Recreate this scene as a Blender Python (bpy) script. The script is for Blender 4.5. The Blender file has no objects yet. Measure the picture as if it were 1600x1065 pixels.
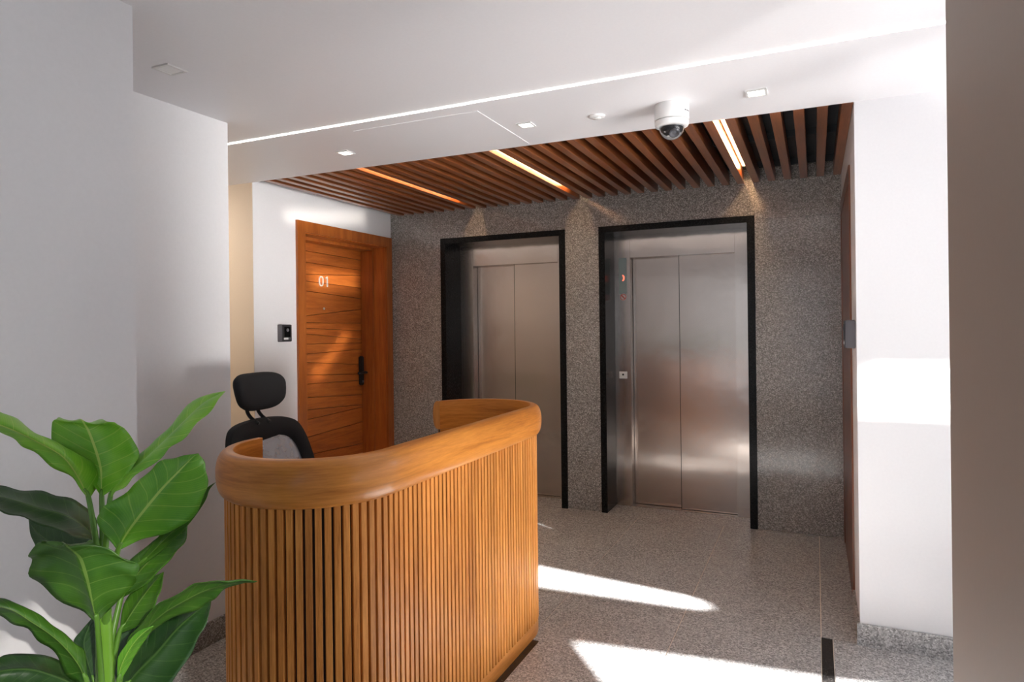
import bpy, bmesh, math, random
from mathutils import Vector, Matrix
random.seed(7)
PI = math.pi
SC = bpy.context.scene
COL = SC.collection

# ------------------------------------------------------------------ camera
YAW, ROLL = 0.427478, -0.0118058
cam_d = bpy.data.cameras.new('camera')
cam_d.sensor_width = 36.0
cam_d.lens = 1040.4 / 1600 * 36
cam_d.shift_y = -23.13 / 1600
cam_d.clip_start = 0.02
cam = bpy.data.objects.new('camera', cam_d)
COL.objects.link(cam)
fw = Vector((-math.sin(YAW), math.cos(YAW), 0)); rt = Vector((math.cos(YAW), math.sin(YAW), 0)); up = Vector((0, 0, 1))
c_, s_ = math.cos(ROLL), math.sin(ROLL)
rr = rt * c_ + up * s_
uu = up * c_ - rt * s_
M = Matrix((rr, uu, -fw)).transposed().to_4x4()
M.translation = Vector((0, 0, 1.42))
cam.matrix_world = M
SC.camera = cam

# ------------------------------------------------------------------ light and exposure
SC.view_settings.view_transform = 'Standard'
SC.view_settings.look = 'None'
SC.view_settings.gamma = 1
SC.view_settings.use_curve_mapping = False
SC.view_settings.exposure = 0.74
w = bpy.data.worlds.new('sky'); SC.world = w; w.use_nodes = True
bg = w.node_tree.nodes['Background']
bg.inputs[0].default_value = (0.78, 0.84, 0.95, 1); bg.inputs[1].default_value = 0.5

SUN = Vector((-0.78, 0.45, -0.42)).normalized()          # direction the sunlight travels

def aim(o, d):
    o.rotation_euler = Vector(d).to_track_quat('-Z', 'Y').to_euler()

def light(name, kind, loc, d, energy, color, **kw):
    l = bpy.data.lights.new(name, kind); l.energy = energy; l.color = color
    for k, v in kw.items(): setattr(l, k, v)
    o = bpy.data.objects.new(name, l); COL.objects.link(o); o.location = loc; aim(o, d)
    return o

light('sun', 'SUN', (6, -3, 6), SUN, 57.0, (1.0, 0.98, 0.96), angle=0.012)
# added lamps for daylight of an assumed right entrance and front behind the camera
light('entrance_fill', 'AREA', (1.62, 2.35, 1.25), (-1, 0, 0), 3.5, (0.93, 0.97, 1.0), shape='RECTANGLE', size=1.85, size_y=2.1)
light('front_fill', 'AREA', (-0.75, -1.9, 1.3), (0, 1, 0), 3.5, (0.95, 0.98, 1.0), shape='RECTANGLE', size=1.9, size_y=2.0)
# added lamps: a spot for the left wall patch, a low side fill
light('wall_patch_spot', 'SPOT', (3.0, -1.65, 2.95), (-4.85, 2.88, -2.53), 560, (1.0, 0.95, 0.88), spot_size=math.radians(5.5), spot_blend=0.1, shadow_soft_size=0.03)
light('side_fill', 'SUN', (8, -2, 1), (-0.93, 0.28, 0.09), 0.92, (1.0, 0.975, 0.95), angle=0.16)
# added broad upward fill that brightens the ceiling
light('ceiling_fill', 'SUN', (8, -1, 0), (-0.90, 0.27, 0.34), 2.05, (1.0, 0.985, 0.98), angle=0.6)
# added narrow lamps that draw light patches on the apartment door and wall
def patch_lamp(src, dst, wd, ht, roll, e):
    o = light('door_patch_lamp', 'AREA', src, Vector(dst) - Vector(src), e, (1.0, 0.93, 0.82), shape='RECTANGLE', size=wd, size_y=ht, spread=math.radians(1.6))
    o.rotation_euler = (o.rotation_euler.to_matrix() @ Matrix.Rotation(roll, 3, 'Z')).to_euler()
patch_lamp((2.4, 1.75, 1.15), (-3.62, 4.42, 1.82), 0.50, 0.15, 0.0, 0.2)
patch_lamp((2.4, 1.75, 0.80), (-3.62, 4.36, 1.20), 0.54, 0.085, 0.72, 0.12)
patch_lamp((2.4, 1.75, 1.10), (-3.38, 4.05, 2.27), 0.85, 0.09, 0.06, 0.12)
# assumed warm lamp, unseen round the corner in the side corridor
light('assumed_corridor_lamp', 'AREA', (-4.2, 2.80, 2.34), (0, 0.25, -1), 7, (1.0, 0.87, 0.72), shape='DISK', size=0.3)
# added upward spot outside, standing in for assumed reflected sunlight on the ceiling
def dirn(az, el):
    az, el = math.radians(az), math.radians(el)
    return (-math.cos(az) * math.cos(el), math.sin(az) * math.cos(el), math.sin(el))
light('assumed_upward_spot', 'SPOT', (3.4, 0.7, 0.40), dirn(44, 33), 160, (1.0, 0.98, 0.97), spot_size=math.radians(38), spot_blend=0.12, shadow_soft_size=0.02)

# ------------------------------------------------------------------ materials
def nt(name):
    m = bpy.data.materials.new(name); m.use_nodes = True
    t = m.node_tree; return m, t, t.nodes['Principled BSDF'], t.nodes, t.links

def ramp(N, stops):
    r = N.new('ShaderNodeValToRGB')
    e = r.color_ramp.elements
    while len(e) < len(stops): e.new(0.5)
    for i, (p, c) in enumerate(stops):
        e[i].position = p; e[i].color = (*c, 1)
    return r

def plain(name, col, rough=0.5, metal=0.0, bump=0.0, bscale=60, spec=0.5, coat=0.0):
    m, t, b, N, L = nt(name)
    b.inputs['Base Color'].default_value = (*col, 1); b.inputs['Roughness'].default_value = rough
    b.inputs['Metallic'].default_value = metal; b.inputs['Specular IOR Level'].default_value = spec
    b.inputs['Coat Weight'].default_value = coat
    tc = N.new('ShaderNodeTexCoord')
    n = N.new('ShaderNodeTexNoise'); n.inputs['Scale'].default_value = bscale; n.inputs['Detail'].default_value = 4
    L.new(tc.outputs['Object'], n.inputs['Vector'])
    mix = N.new('ShaderNodeMix'); mix.data_type = 'RGBA'
    mix.inputs[6].default_value = (*[c * 0.965 for c in col], 1); mix.inputs[7].default_value = (*[min(1, c * 1.02) for c in col], 1)
    L.new(n.outputs['Fac'], mix.inputs[0]); L.new(mix.outputs[2], b.inputs['Base Color'])
    if bump:
        bp = N.new('ShaderNodeBump'); bp.inputs['Strength'].default_value = bump; bp.inputs['Distance'].default_value = 0.002
        L.new(n.outputs['Fac'], bp.inputs['Height']); L.new(bp.outputs['Normal'], b.inputs['Normal'])
    return m

def wood(name, dark, mid, light_, stretch, rough=0.3, coat=0.0, uv=False, fig=1.0, spec=0.5):
    """grain stretched along the axis whose factor is smallest"""
    m, t, b, N, L = nt(name)
    tc = N.new('ShaderNodeTexCoord'); mp = N.new('ShaderNodeMapping')
    mp.inputs['Scale'].default_value = stretch
    oi = N.new('ShaderNodeObjectInfo')
    add = N.new('ShaderNodeVectorMath'); add.operation = 'ADD'
    sc = N.new('ShaderNodeVectorMath'); sc.operation = 'SCALE'; sc.inputs[3].default_value = 37.0
    cmb = N.new('ShaderNodeCombineXYZ')
    for i in range(3): L.new(oi.outputs['Random'], cmb.inputs[i])
    L.new(cmb.outputs[0], sc.inputs[0])
    L.new(tc.outputs['UV' if uv else 'Object'], mp.inputs['Vector'])
    L.new(mp.outputs[0], add.inputs[0]); L.new(sc.outputs[0], add.inputs[1])
    n1 = N.new('ShaderNodeTexNoise'); n1.inputs['Scale'].default_value = 1.0; n1.inputs['Detail'].default_value = 3; n1.inputs['Distortion'].default_value = 0.9 * fig
    n2 = N.new('ShaderNodeTexNoise'); n2.inputs['Scale'].default_value = 7.0; n2.inputs['Detail'].default_value = 6; n2.inputs['Roughness'].default_value = 0.7
    for n in (n1, n2): L.new(add.outputs[0], n.inputs['Vector'])
    ma = N.new('ShaderNodeMath'); ma.operation = 'MULTIPLY_ADD'; ma.inputs[1].default_value = 0.45
    L.new(n2.outputs['Fac'], ma.inputs[0])
    mm = N.new('ShaderNodeMath'); mm.operation = 'MULTIPLY'; mm.inputs[1].default_value = 0.6
    L.new(n1.outputs['Fac'], mm.inputs[0]); L.new(mm.outputs[0], ma.inputs[2])
    r = ramp(N, [(0.36, dark), (0.52, mid), (0.68, light_)])
    L.new(ma.outputs[0], r.inputs['Fac'])
    hs = N.new('ShaderNodeHueSaturation')
    mr = N.new('ShaderNodeMapRange'); mr.inputs[3].default_value = 0.88; mr.inputs[4].default_value = 1.1
    L.new(oi.outputs['Random'], mr.inputs[0]); L.new(mr.outputs[0], hs.inputs['Value'])
    L.new(r.outputs['Color'], hs.inputs['Color']); L.new(hs.outputs[0], b.inputs['Base Color'])
    b.inputs['Roughness'].default_value = rough; b.inputs['Coat Weight'].default_value = coat; b.inputs['Coat Roughness'].default_value = 0.12
    b.inputs['Specular IOR Level'].default_value = spec
    bp = N.new('ShaderNodeBump'); bp.inputs['Strength'].default_value = 0.08; bp.inputs['Distance'].default_value = 0.001
    L.new(n2.outputs['Fac'], bp.inputs['Height']); L.new(bp.outputs['Normal'], b.inputs['Normal'])
    return m

def granite(name, c0, c1, c2, c3, rough, scale=130, spec=0.5):
    m, t, b, N, L = nt(name)
    tc = N.new('ShaderNodeTexCoord')
    g = N.new('ShaderNodeNewGeometry')
    v = N.new('ShaderNodeTexVoronoi'); v.inputs['Scale'].default_value = scale
    n = N.new('ShaderNodeTexNoise'); n.inputs['Scale'].default_value = scale * 1.4; n.inputs['Detail'].default_value = 3
    n3 = N.new('ShaderNodeTexNoise'); n3.inputs['Scale'].default_value = 3.0; n3.inputs['Detail'].default_value = 2
    for k in (v, n, n3): L.new(g.outputs['Position'], k.inputs['Vector'])
    sep = N.new('ShaderNodeSeparateColor'); L.new(v.outputs['Color'], sep.inputs[0])
    ma = N.new('ShaderNodeMath'); ma.operation = 'MULTIPLY_ADD'; ma.inputs[1].default_value = 0.55
    L.new(sep.outputs[0], ma.inputs[0])
    mm = N.new('ShaderNodeMath'); mm.operation = 'MULTIPLY'; mm.inputs[1].default_value = 0.45
    L.new(n.outputs['Fac'], mm.inputs[0]); L.new(mm.outputs[0], ma.inputs[2])
    r = ramp(N, [(0.14, c0), (0.36, c1), (0.62, c2), (0.80, c3)])
    L.new(ma.outputs[0], r.inputs['Fac'])
    hs = N.new('ShaderNodeHueSaturation')
    mr = N.new('ShaderNodeMapRange'); mr.inputs[3].default_value = 0.88; mr.inputs[4].default_value = 1.12
    L.new(n3.outputs['Fac'], mr.inputs[0]); L.new(mr.outputs[0], hs.inputs['Value'])
    L.new(r.outputs[0], hs.inputs['Color']); L.new(hs.outputs[0], b.inputs['Base Color'])
    b.inputs['Roughness'].default_value = rough; b.inputs['Specular IOR Level'].default_value = spec
    return m

def steel(name, col, rough, aniso=0.75, rot=0.0):
    m, t, b, N, L = nt(name)
    tc = N.new('ShaderNodeTexCoord'); mp = N.new('ShaderNodeMapping'); mp.inputs['Scale'].default_value = (260, 260, 2.5)
    n = N.new('ShaderNodeTexNoise'); n.inputs['Scale'].default_value = 1; n.inputs['Detail'].default_value = 4
    n2 = N.new('ShaderNodeTexNoise'); n2.inputs['Scale'].default_value = 3.2; n2.inputs['Detail'].default_value = 3
    L.new(tc.outputs['Object'], mp.inputs[0]); L.new(mp.outputs[0], n.inputs['Vector']); L.new(tc.outputs['Object'], n2.inputs['Vector'])
    mr = N.new('ShaderNodeMapRange'); mr.inputs[3].default_value = rough * 0.97; mr.inputs[4].default_value = rough * 1.03
    L.new(n.outputs['Fac'], mr.inputs[0]); L.new(mr.outputs[0], b.inputs['Roughness'])
    hs = N.new('ShaderNodeHueSaturation'); hs.inputs['Color'].default_value = (*col, 1)
    m2 = N.new('ShaderNodeMapRange'); m2.inputs[3].default_value = 0.9; m2.inputs[4].default_value = 1.1
    L.new(n2.outputs['Fac'], m2.inputs[0]); L.new(m2.outputs[0], hs.inputs['Value']); L.new(hs.outputs[0], b.inputs['Base Color'])
    b.inputs['Metallic'].default_value = 1.0
    b.inputs['Anisotropic'].default_value = aniso; b.inputs['Anisotropic Rotation'].default_value = rot
    bp = N.new('ShaderNodeBump'); bp.inputs['Strength'].default_value = 0.25; bp.inputs['Distance'].default_value = 0.012
    L.new(n2.outputs['Fac'], bp.inputs['Height']); L.new(bp.outputs[0], b.inputs['Normal'])
    tg = N.new('ShaderNodeTangent'); tg.direction_type = 'RADIAL'; tg.axis = 'Z'
    L.new(tg.outputs[0], b.inputs['Tangent'])
    return m

def emit(name, col, s):
    m, t, b, N, L = nt(name)
    b.inputs['Base Color'].default_value = (*col, 1)
    b.inputs['Emission Color'].default_value = (*col, 1); b.inputs['Emission Strength'].default_value = s
    return m

def leafmat(name, base, tip, vein, rough=0.38):
    m, t, b, N, L = nt(name)
    uv = N.new('ShaderNodeUVMap'); sx = N.new('ShaderNodeSeparateXYZ'); L.new(uv.outputs[0], sx.inputs[0])
    def math_(op, a, bb=None, c=None):
        k = N.new('ShaderNodeMath'); k.operation = op
        for i, q in enumerate((a, bb, c)):
            if q is None: continue
            if isinstance(q, (int, float)): k.inputs[i].default_value = q
            else: L.new(q, k.inputs[i])
        return k.outputs[0]
    au = math_('ABSOLUTE', math_('MULTIPLY_ADD', sx.outputs[0], 2.0, -1.0))
    ph = math_('FRACT', math_('MULTIPLY_ADD', au, -1.3, math_('MULTIPLY', sx.outputs[1], 9.0)))
    ve = math_('LESS_THAN', math_('ABSOLUTE', math_('SUBTRACT', ph, 0.5)), 0.035)
    fine = math_('FRACT', math_('MULTIPLY_ADD', au, -8.0, math_('MULTIPLY', sx.outputs[1], 60.0)))
    mid = math_('LESS_THAN', au, 0.035)
    vv = math_('MAXIMUM', math_('MULTIPLY', ve, 0.45), mid)
    tc = N.new('ShaderNodeTexCoord')
    n = N.new('ShaderNodeTexNoise'); n.inputs['Scale'].default_value = 14; n.inputs['Detail'].default_value = 3
    L.new(tc.outputs['Object'], n.inputs['Vector'])
    f = math_('ADD', math_('MULTIPLY', n.outputs['Fac'], 0.9), math_('MULTIPLY', fine, 0.12))
    r = ramp(N, [(0.3, base), (0.75, tip)]); L.new(f, r.inputs[0])
    mx = N.new('ShaderNodeMix'); mx.data_type = 'RGBA'; L.new(vv, mx.inputs[0]); L.new(r.outputs[0], mx.inputs[6]); mx.inputs[7].default_value = (*vein, 1)
    L.new(mx.outputs[2], b.inputs['Base Color'])
    b.inputs['Roughness'].default_value = rough
    b.inputs['Subsurface Weight'].default_value = 0.0
    bp = N.new('ShaderNodeBump'); bp.inputs['Strength'].default_value = 0.35; bp.inputs['Distance'].default_value = 0.002
    h = math_('ADD', math_('MULTIPLY', math_('ABSOLUTE', math_('SUBTRACT', ph, 0.5)), 1.2), math_('MULTIPLY', fine, 0.15))
    L.new(h, bp.inputs['Height']); L.new(bp.outputs[0], b.inputs['Normal'])
    return m

MT = dict(
    paint=plain('white_paint', (0.81, 0.80, 0.81), 0.55, bump=0.05, bscale=90),
    ceil=plain('ceiling_paint', (0.81, 0.795, 0.81), 0.45, bump=0.03, bscale=90),
    beige=plain('beige_paint', (0.66, 0.55, 0.43), 0.6, bump=0.05, bscale=90),
    taupe=plain('column_paint', (0.34, 0.27, 0.225), 0.6, bump=0.05, bscale=90),
    dark=plain('dark_plenum', (0.045, 0.05, 0.055), 0.7),
    gran_floor=granite('floor_granite', (0.17, 0.164, 0.16), (0.36, 0.35, 0.345), (0.52, 0.51, 0.505), (0.74, 0.73, 0.72), 0.22, 165, spec=0.4),
    gran_wall=granite('wall_granite', (0.10, 0.092, 0.085), (0.22, 0.205, 0.19), (0.34, 0.32, 0.30), (0.60, 0.57, 0.54), 0.13, 185),
    black=granite('black_granite', (0.004, 0.004, 0.004), (0.006, 0.006, 0.006), (0.011, 0.011, 0.011), (0.02, 0.02, 0.02), 0.22, 160, spec=0.12),
    inlay=granite('black_inlay', (0.012, 0.011, 0.011), (0.02, 0.018, 0.018), (0.03, 0.028, 0.027), (0.06, 0.055, 0.05), 0.2, 160),
    grout=plain('grout', (0.80, 0.72, 0.62), 0.8),
    steel=steel('brushed_steel', (0.52, 0.455, 0.41), 0.22, 0.85, 0.0),
    steel2=steel('brushed_steel_frame', (0.55, 0.485, 0.44), 0.21, 0.85, 0.0),
    rail=wood('rail_wood', (0.409, 0.126, 0.02), (0.605, 0.22, 0.038), (0.756, 0.301, 0.06), (2.0, 26, 1), 0.32, 0.12, uv=True, spec=0.42),
    slat=wood('slat_wood', (0.416, 0.141, 0.027), (0.615, 0.239, 0.053), (0.768, 0.331, 0.082), (45, 45, 3), 0.40, 0.0, spec=0.22),
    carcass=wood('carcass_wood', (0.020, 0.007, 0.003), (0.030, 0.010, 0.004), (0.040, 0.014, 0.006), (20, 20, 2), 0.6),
    plinth=wood('plinth_wood', (0.491, 0.177, 0.031), (0.628, 0.24, 0.049), (0.737, 0.303, 0.07), (3, 3, 30), 0.32, 0.1),
    door=wood('door_wood', (0.31, 0.075, 0.013), (0.46, 0.121, 0.021), (0.575, 0.172, 0.032), (20, 1.6, 20), 0.30, 0.25),
    doorv=wood('door_frame_wood', (0.275, 0.066, 0.012), (0.396, 0.105, 0.018), (0.506, 0.149, 0.028), (18, 18, 1.3), 0.30, 0.25),
    ceilslat=wood('ceiling_slat_wood', (0.144, 0.041, 0.013), (0.224, 0.067, 0.02), (0.299, 0.094, 0.028), (26, 1.5, 26), 0.30, 0.2),
    blackplastic=plain('black_plastic', (0.012, 0.012, 0.013), 0.45, bump=0.1, bscale=300),
    blackfabric=plain('black_fabric', (0.010, 0.010, 0.011), 0.85, bump=0.6, bscale=700),
    greyplastic=plain('grey_plastic', (0.14, 0.135, 0.15), 0.45),
    greydark=plain('dark_grey_plastic', (0.03, 0.03, 0.032), 0.35),
    glassblack=plain('black_glass', (0.006, 0.006, 0.007), 0.12),
    whiteplastic=plain('white_plastic', (0.80, 0.79, 0.78), 0.35),
    trimwhite=plain('downlight_trim', (0.72, 0.71, 0.69), 0.4),
    silver=plain('silver_number', (0.72, 0.70, 0.66), 0.3, 0.3),
    chrome=plain('chrome', (0.7, 0.7, 0.7), 0.15, 1.0),
    display=plain('display_panel', (0.33, 0.40, 0.39), 0.25),
    display_on=emit('indicator_red', (1.0, 0.16, 0.09), 1.1),
    redprint=plain('red_print', (0.62, 0.14, 0.12), 0.5),
    paleprint=plain('pale_print', (0.66, 0.60, 0.58), 0.5),
    led=emit('led_white', (1.0, 0.95, 0.90), 5.0),
    ledwarm=emit('led_warm', (1.0, 0.66, 0.34), 34.0),
    down=emit('downlight_glow', (1.0, 0.95, 0.88), 4.0),
    soil=plain('soil', (0.04, 0.025, 0.015), 0.9, bump=0.8, bscale=80),
    pot=plain('pot_glaze', (0.5, 0.49, 0.47), 0.4),
    trunk=plain('plant_trunk', (0.16, 0.36, 0.03), 0.4, bump=0.3, bscale=40),
    petiole=plain('plant_petiole', (0.11, 0.26, 0.03), 0.4),
    leaf=leafmat('leaf_bright', (0.07, 0.28, 0.016), (0.18, 0.46, 0.035), (0.38, 0.58, 0.10)),
    leafy=leafmat('leaf_lit', (0.13, 0.42, 0.022), (0.30, 0.62, 0.05), (0.48, 0.66, 0.12)),  # lighter copy for the upper leaves, light put into the colour
    doork=wood('shaded_door_wood', (0.10, 0.028, 0.010), (0.15, 0.042, 0.014), (0.20, 0.058, 0.020), (18, 18, 1.3), 0.32, 0.15),  # door wood darkened so the colour carries the shade
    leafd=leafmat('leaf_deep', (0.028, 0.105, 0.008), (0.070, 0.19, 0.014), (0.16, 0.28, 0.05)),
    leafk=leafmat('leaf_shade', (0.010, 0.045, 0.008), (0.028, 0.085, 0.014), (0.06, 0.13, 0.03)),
    paving=plain('forecourt_paving', (0.05, 0.05, 0.05), 0.8),
    screen=plain('blocker_grey', (0.22, 0.215, 0.21), 0.8),  # shared by the added light blockers outside
)
_m, _t, _b, _N, _L = nt('dome_glass')
_b.inputs['Base Color'].default_value = (0.55, 0.56, 0.58, 1); _b.inputs['Roughness'].default_value = 0.02
_b.inputs['Transmission Weight'].default_value = 1.0; _b.inputs['IOR'].default_value = 1.25
MT['dome'] = _m
_m, _t, _b, _N, _L = nt('chair_mesh')
_b.inputs['Base Color'].default_value = (0.42, 0.44, 0.49, 1); _b.inputs['Roughness'].default_value = 0.8
_tr = _N.new('ShaderNodeBsdfTransparent'); _mx = _N.new('ShaderNodeMixShader'); _tc = _N.new('ShaderNodeTexCoord')
_v = _N.new('ShaderNodeTexNoise'); _v.inputs['Scale'].default_value = 40; _L.new(_tc.outputs['Object'], _v.inputs['Vector'])
_lt = _N.new('ShaderNodeMapRange'); _lt.inputs[3].default_value = 0.54; _lt.inputs[4].default_value = 0.62
_L.new(_v.outputs['Fac'], _lt.inputs[0]); _L.new(_lt.outputs[0], _mx.inputs[0])
_L.new(_b.outputs[0], _mx.inputs[1]); _L.new(_tr.outputs[0], _mx.inputs[2])
_L.new(_mx.outputs[0], _N['Material Output'].inputs['Surface'])
MT['mesh'] = _m

# ------------------------------------------------------------------ helpers
def link(name, me, mat=None, parent=None, kind=None, label=None, cat=None, group=None):
    o = bpy.data.objects.new(name, me); COL.objects.link(o)
    if mat and me is not None and len(me.materials) == 0: me.materials.append(MT[mat] if isinstance(mat, str) else mat)
    if parent: o.parent = parent
    tag(o, label, cat, group, kind); return o

def tag(o, label=None, cat=None, group=None, kind=None):
    for k, v in (('label', label), ('category', cat), ('group', group), ('kind', kind)):
        if v: o[k] = v

def thing(name, label, cat, loc=(0, 0, 0), rotz=0, group=None):
    o = bpy.data.objects.new(name, None); COL.objects.link(o); o.empty_display_size = 0.1
    o.location = loc; o.rotation_euler = (0, 0, rotz); tag(o, label, cat, group); return o

def tomesh(bm, name, smooth=False, bevel=0.0, seg=2):
    if bevel:
        bmesh.ops.bevel(bm, geom=[e for e in bm.edges], offset=bevel, segments=seg, affect='EDGES', clamp_overlap=True)
    bmesh.ops.recalc_face_normals(bm, faces=bm.faces)
    me = bpy.data.meshes.new(name); bm.to_mesh(me); bm.free()
    if smooth:
        for p in me.polygons: p.use_smooth = True
    return me

def abox(bm, x0, x1, y0, y1, z0, z1):
    vs = [bm.verts.new((x, y, z)) for z in (z0, z1) for x, y in ((x0, y0), (x1, y0), (x1, y1), (x0, y1))]
    for f in ((3, 2, 1, 0), (4, 5, 6, 7), (0, 1, 5, 4), (1, 2, 6, 5), (2, 3, 7, 6), (3, 0, 4, 7)):
        bm.faces.new([vs[i] for i in f])

def box(name, x0, x1, y0, y1, z0, z1, mat, parent=None, bevel=0.0, **kw):
    bm = bmesh.new(); abox(bm, min(x0, x1), max(x0, x1), min(y0, y1), max(y0, y1), z0, z1)
    return link(name, tomesh(bm, name, bevel=bevel), mat, parent, **kw)

def boxes(name, lst, mat, parent=None, **kw):
    bm = bmesh.new()
    for b in lst: abox(bm, *b)
    return link(name, tomesh(bm, name), mat, parent, **kw)

def alathe(bm, prof, n=40, c=(0, 0, 0), axis='z', closed=False):
    rings = []
    for r, z in prof:
        ring = []
        for i in range(n):
            a = 2 * PI * i / n
            p = (r * math.cos(a), r * math.sin(a), z)
            if axis == 'x': p = (p[2], p[0], p[1])
            if axis == 'y': p = (p[0], p[2], p[1])
            ring.append(bm.verts.new((c[0] + p[0], c[1] + p[1], c[2] + p[2])))
        rings.append(ring)
    for a, b in zip(rings, rings[1:]):
        for i in range(n):
            bm.faces.new((a[i], a[(i + 1) % n], b[(i + 1) % n], b[i]))
    if prof[0][0] > 1e-5: bm.faces.new(rings[0][::-1])
    if prof[-1][0] > 1e-5: bm.faces.new(rings[-1])
    bmesh.ops.remove_doubles(bm, verts=bm.verts, dist=1e-6)

def lathe(name, prof, mat, parent=None, n=40, c=(0, 0, 0), axis='z', smooth=True, **kw):
    bm = bmesh.new(); alathe(bm, prof, n, c, axis)
    o = link(name, tomesh(bm, name, smooth), mat, parent, **kw)
    if smooth: autosmooth(o)
    return o

def autosmooth(o, ang=35):
    me = o.data
    me.set_sharp_from_angle(angle=math.radians(ang))

def crom(pts, n):
    """Catmull-Rom through the points, n steps per span"""
    P = [Vector(p) for p in pts]; out = []
    for i in range(len(P) - 1):
        p0 = P[i - 1] if i else P[0] * 2 - P[1]; p1 = P[i]; p2 = P[i + 1]
        p3 = P[i + 2] if i + 2 < len(P) else P[-1] * 2 - P[-2]
        for k in range(n):
            t = k / n
            out.append(0.5 * ((2 * p1) + (p2 - p0) * t + (2 * p0 - 5 * p1 + 4 * p2 - p3) * t * t + (3 * p1 - p0 - 3 * p2 + p3) * t ** 3))
    out.append(P[-1]); return out

def atube(bm, pts, r, n=10):
    pts = [Vector(p) for p in pts]; rings = []
    rad = r if isinstance(r, (list, tuple)) else [r] * len(pts)
    prev = None
    for i, p in enumerate(pts):
        d = (pts[min(i + 1, len(pts) - 1)] - pts[max(i - 1, 0)]).normalized()
        if prev is None:
            a = d.orthogonal().normalized()
        else:
            a = (prev - d * prev.dot(d)).normalized()
        prev = a; b = d.cross(a)
        rings.append([bm.verts.new(p + (a * math.cos(2 * PI * k / n) + b * math.sin(2 * PI * k / n)) * rad[i]) for k in range(n)])
    for u, v in zip(rings, rings[1:]):
        for k in range(n): bm.faces.new((u[k], u[(k + 1) % n], v[(k + 1) % n], v[k]))
    bm.faces.new(rings[0][::-1]); bm.faces.new(rings[-1])

def tube(name, pts, r, mat, parent=None, n=10, **kw):
    bm = bmesh.new(); atube(bm, pts, r, n)
    return link(name, tomesh(bm, name, True), mat, parent, **kw)

def poly_prism(bm, pts, axis, a, b):
    """extrude a 2D polygon; axis 'x': pts are (y,z), 'y': (x,z), 'z': (x,y)"""
    def P(p, q): return (q, p[0], p[1]) if axis == 'x' else (p[0], q, p[1]) if axis == 'y' else (p[0], p[1], q)
    A = [bm.verts.new(P(p, a)) for p in pts]; B = [bm.verts.new(P(p, b)) for p in pts]
    bm.faces.new(A); bm.faces.new(B[::-1])
    for i in range(len(pts)):
        j = (i + 1) % len(pts); bm.faces.new((A[i], B[i], B[j], A[j]))

def rrect(w, h, r, n=6):
    out = []
    for cx, cy, a0 in ((w - r, h - r, 0), (-w + r, h - r, 90), (-w + r, -h + r, 180), (w - r, -h + r, 270)):
        for i in range(n + 1):
            a = math.radians(a0 + 90 * i / n); out.append((cx + r * math.cos(a), cy + r * math.sin(a)))
    return out

def struct(name, *a, **k): return box(name, *a, kind='structure', **k)

# ================================================================== SETTING
ZC = 2.39
YB = 4.877
flo = struct('floor', -5, 1.5, -2, 5.3, -0.10, -0.0025, 'grout')
def tile(x0, x1, y0, y1):
    g = 0.002
    return box('tile', x0 + g, x1 - g, y0 + g, y1 - g, -0.0025, 0, 'gran_floor', flo)
INL = ((-1.192, -1.148, -2.0, 2.775), (0.009, 0.056, -2.0, 3.307))
ys_l = [-2.0, -1.425, -0.825, -0.225, 0.375, 0.975, 1.575, 2.175, 2.775, 3.307, YB]
xs_front = [(-5, -4.2), (-4.2, -3.6), (-3.6, -3.0), (-3.0, -2.4), (-2.4, -1.8), (-1.8, -1.192), (-1.148, -0.6), (-0.6, 0.009), (0.056, 0.66), (0.66, 1.5)]
xs_mid = [(-5, -4.2), (-4.2, -3.6), (-3.6, -3.0), (-3.0, -2.4), (-2.4, -1.8), (-1.8, -1.2), (-1.2, -0.6), (-0.6, 0.009), (0.056, 0.66), (0.66, 1.5)]
xs_lobby = [(-3.381, -3.0), (-3.0, -2.4), (-2.4, -1.8), (-1.8, -1.2), (-1.2, -0.6), (-0.6, 0.009), (0.009, 0.165)]
for a, b in zip(ys_l, ys_l[1:]):
    xs = xs_lobby if a > 3.2 else xs_mid if a > 2.7 else xs_front
    for x0, x1 in xs: tile(x0, x1, a, b)
for x0, x1, a, b in INL:
    box('inlay_strip', x0 + 0.001, x1 - 0.001, a, b - 0.001, -0.0025, 0, 'inlay', flo, label='black inlay strip')

# ceiling of the reception area
cei = boxes('ceiling', [(-5, 1.55, 0.7, 3.30, ZC, 2.62), (-5, 0.65, -2.1, 0.7, ZC, 2.62)], 'ceil', kind='structure')
# thin access hatch line in the ceiling: four gap strips are real slivers of shadow under a proud panel
boxes('hatch_panel', [(-2.06, -1.372, 2.664, 3.262, ZC - 0.0025, ZC + 0.001)], 'ceil', cei)
# plenum above the slats
struct('trim_1', -3.5, 0.30, 3.30, 5.3, 2.515, 2.62, 'dark')

# walls
X_R, X_L = 0.165, -3.381
wall_r = struct('wall_right', X_R, 1.55, 3.30, 5.3, 0, 2.62, 'paint')
wall_l = struct('wall_left', -5.0, -2.506, 1.20, 2.30, 0, ZC, 'paint')
struct('wall_entry_left', -2.506, -1.85, -2.0, 1.347, 0, ZC, 'paint')
struct('wall_column', 0.20, 0.42, 0.80, 1.292, 0, ZC, 'taupe')
# wall of the apartment door, with a deep opening
wall_d = boxes('wall_door', [(-5, X_L, 3.304, 3.775, 0, 2.62), (-5, X_L, 4.795, 5.3, 0, 2.62), (-5, X_L, 3.775, 4.795, 2.13, 2.62), (-5, -3.70, 3.775, 4.795, 0, 2.13)], 'paint', kind='structure')
struct('wall_corridor', -5, X_L - 0.0015, 3.30, 3.3035, 0, 2.62, 'beige')
struct('wall_corridor_end', -5.1, -5, 2.30, 3.30, 0, ZC, 'beige')
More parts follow.
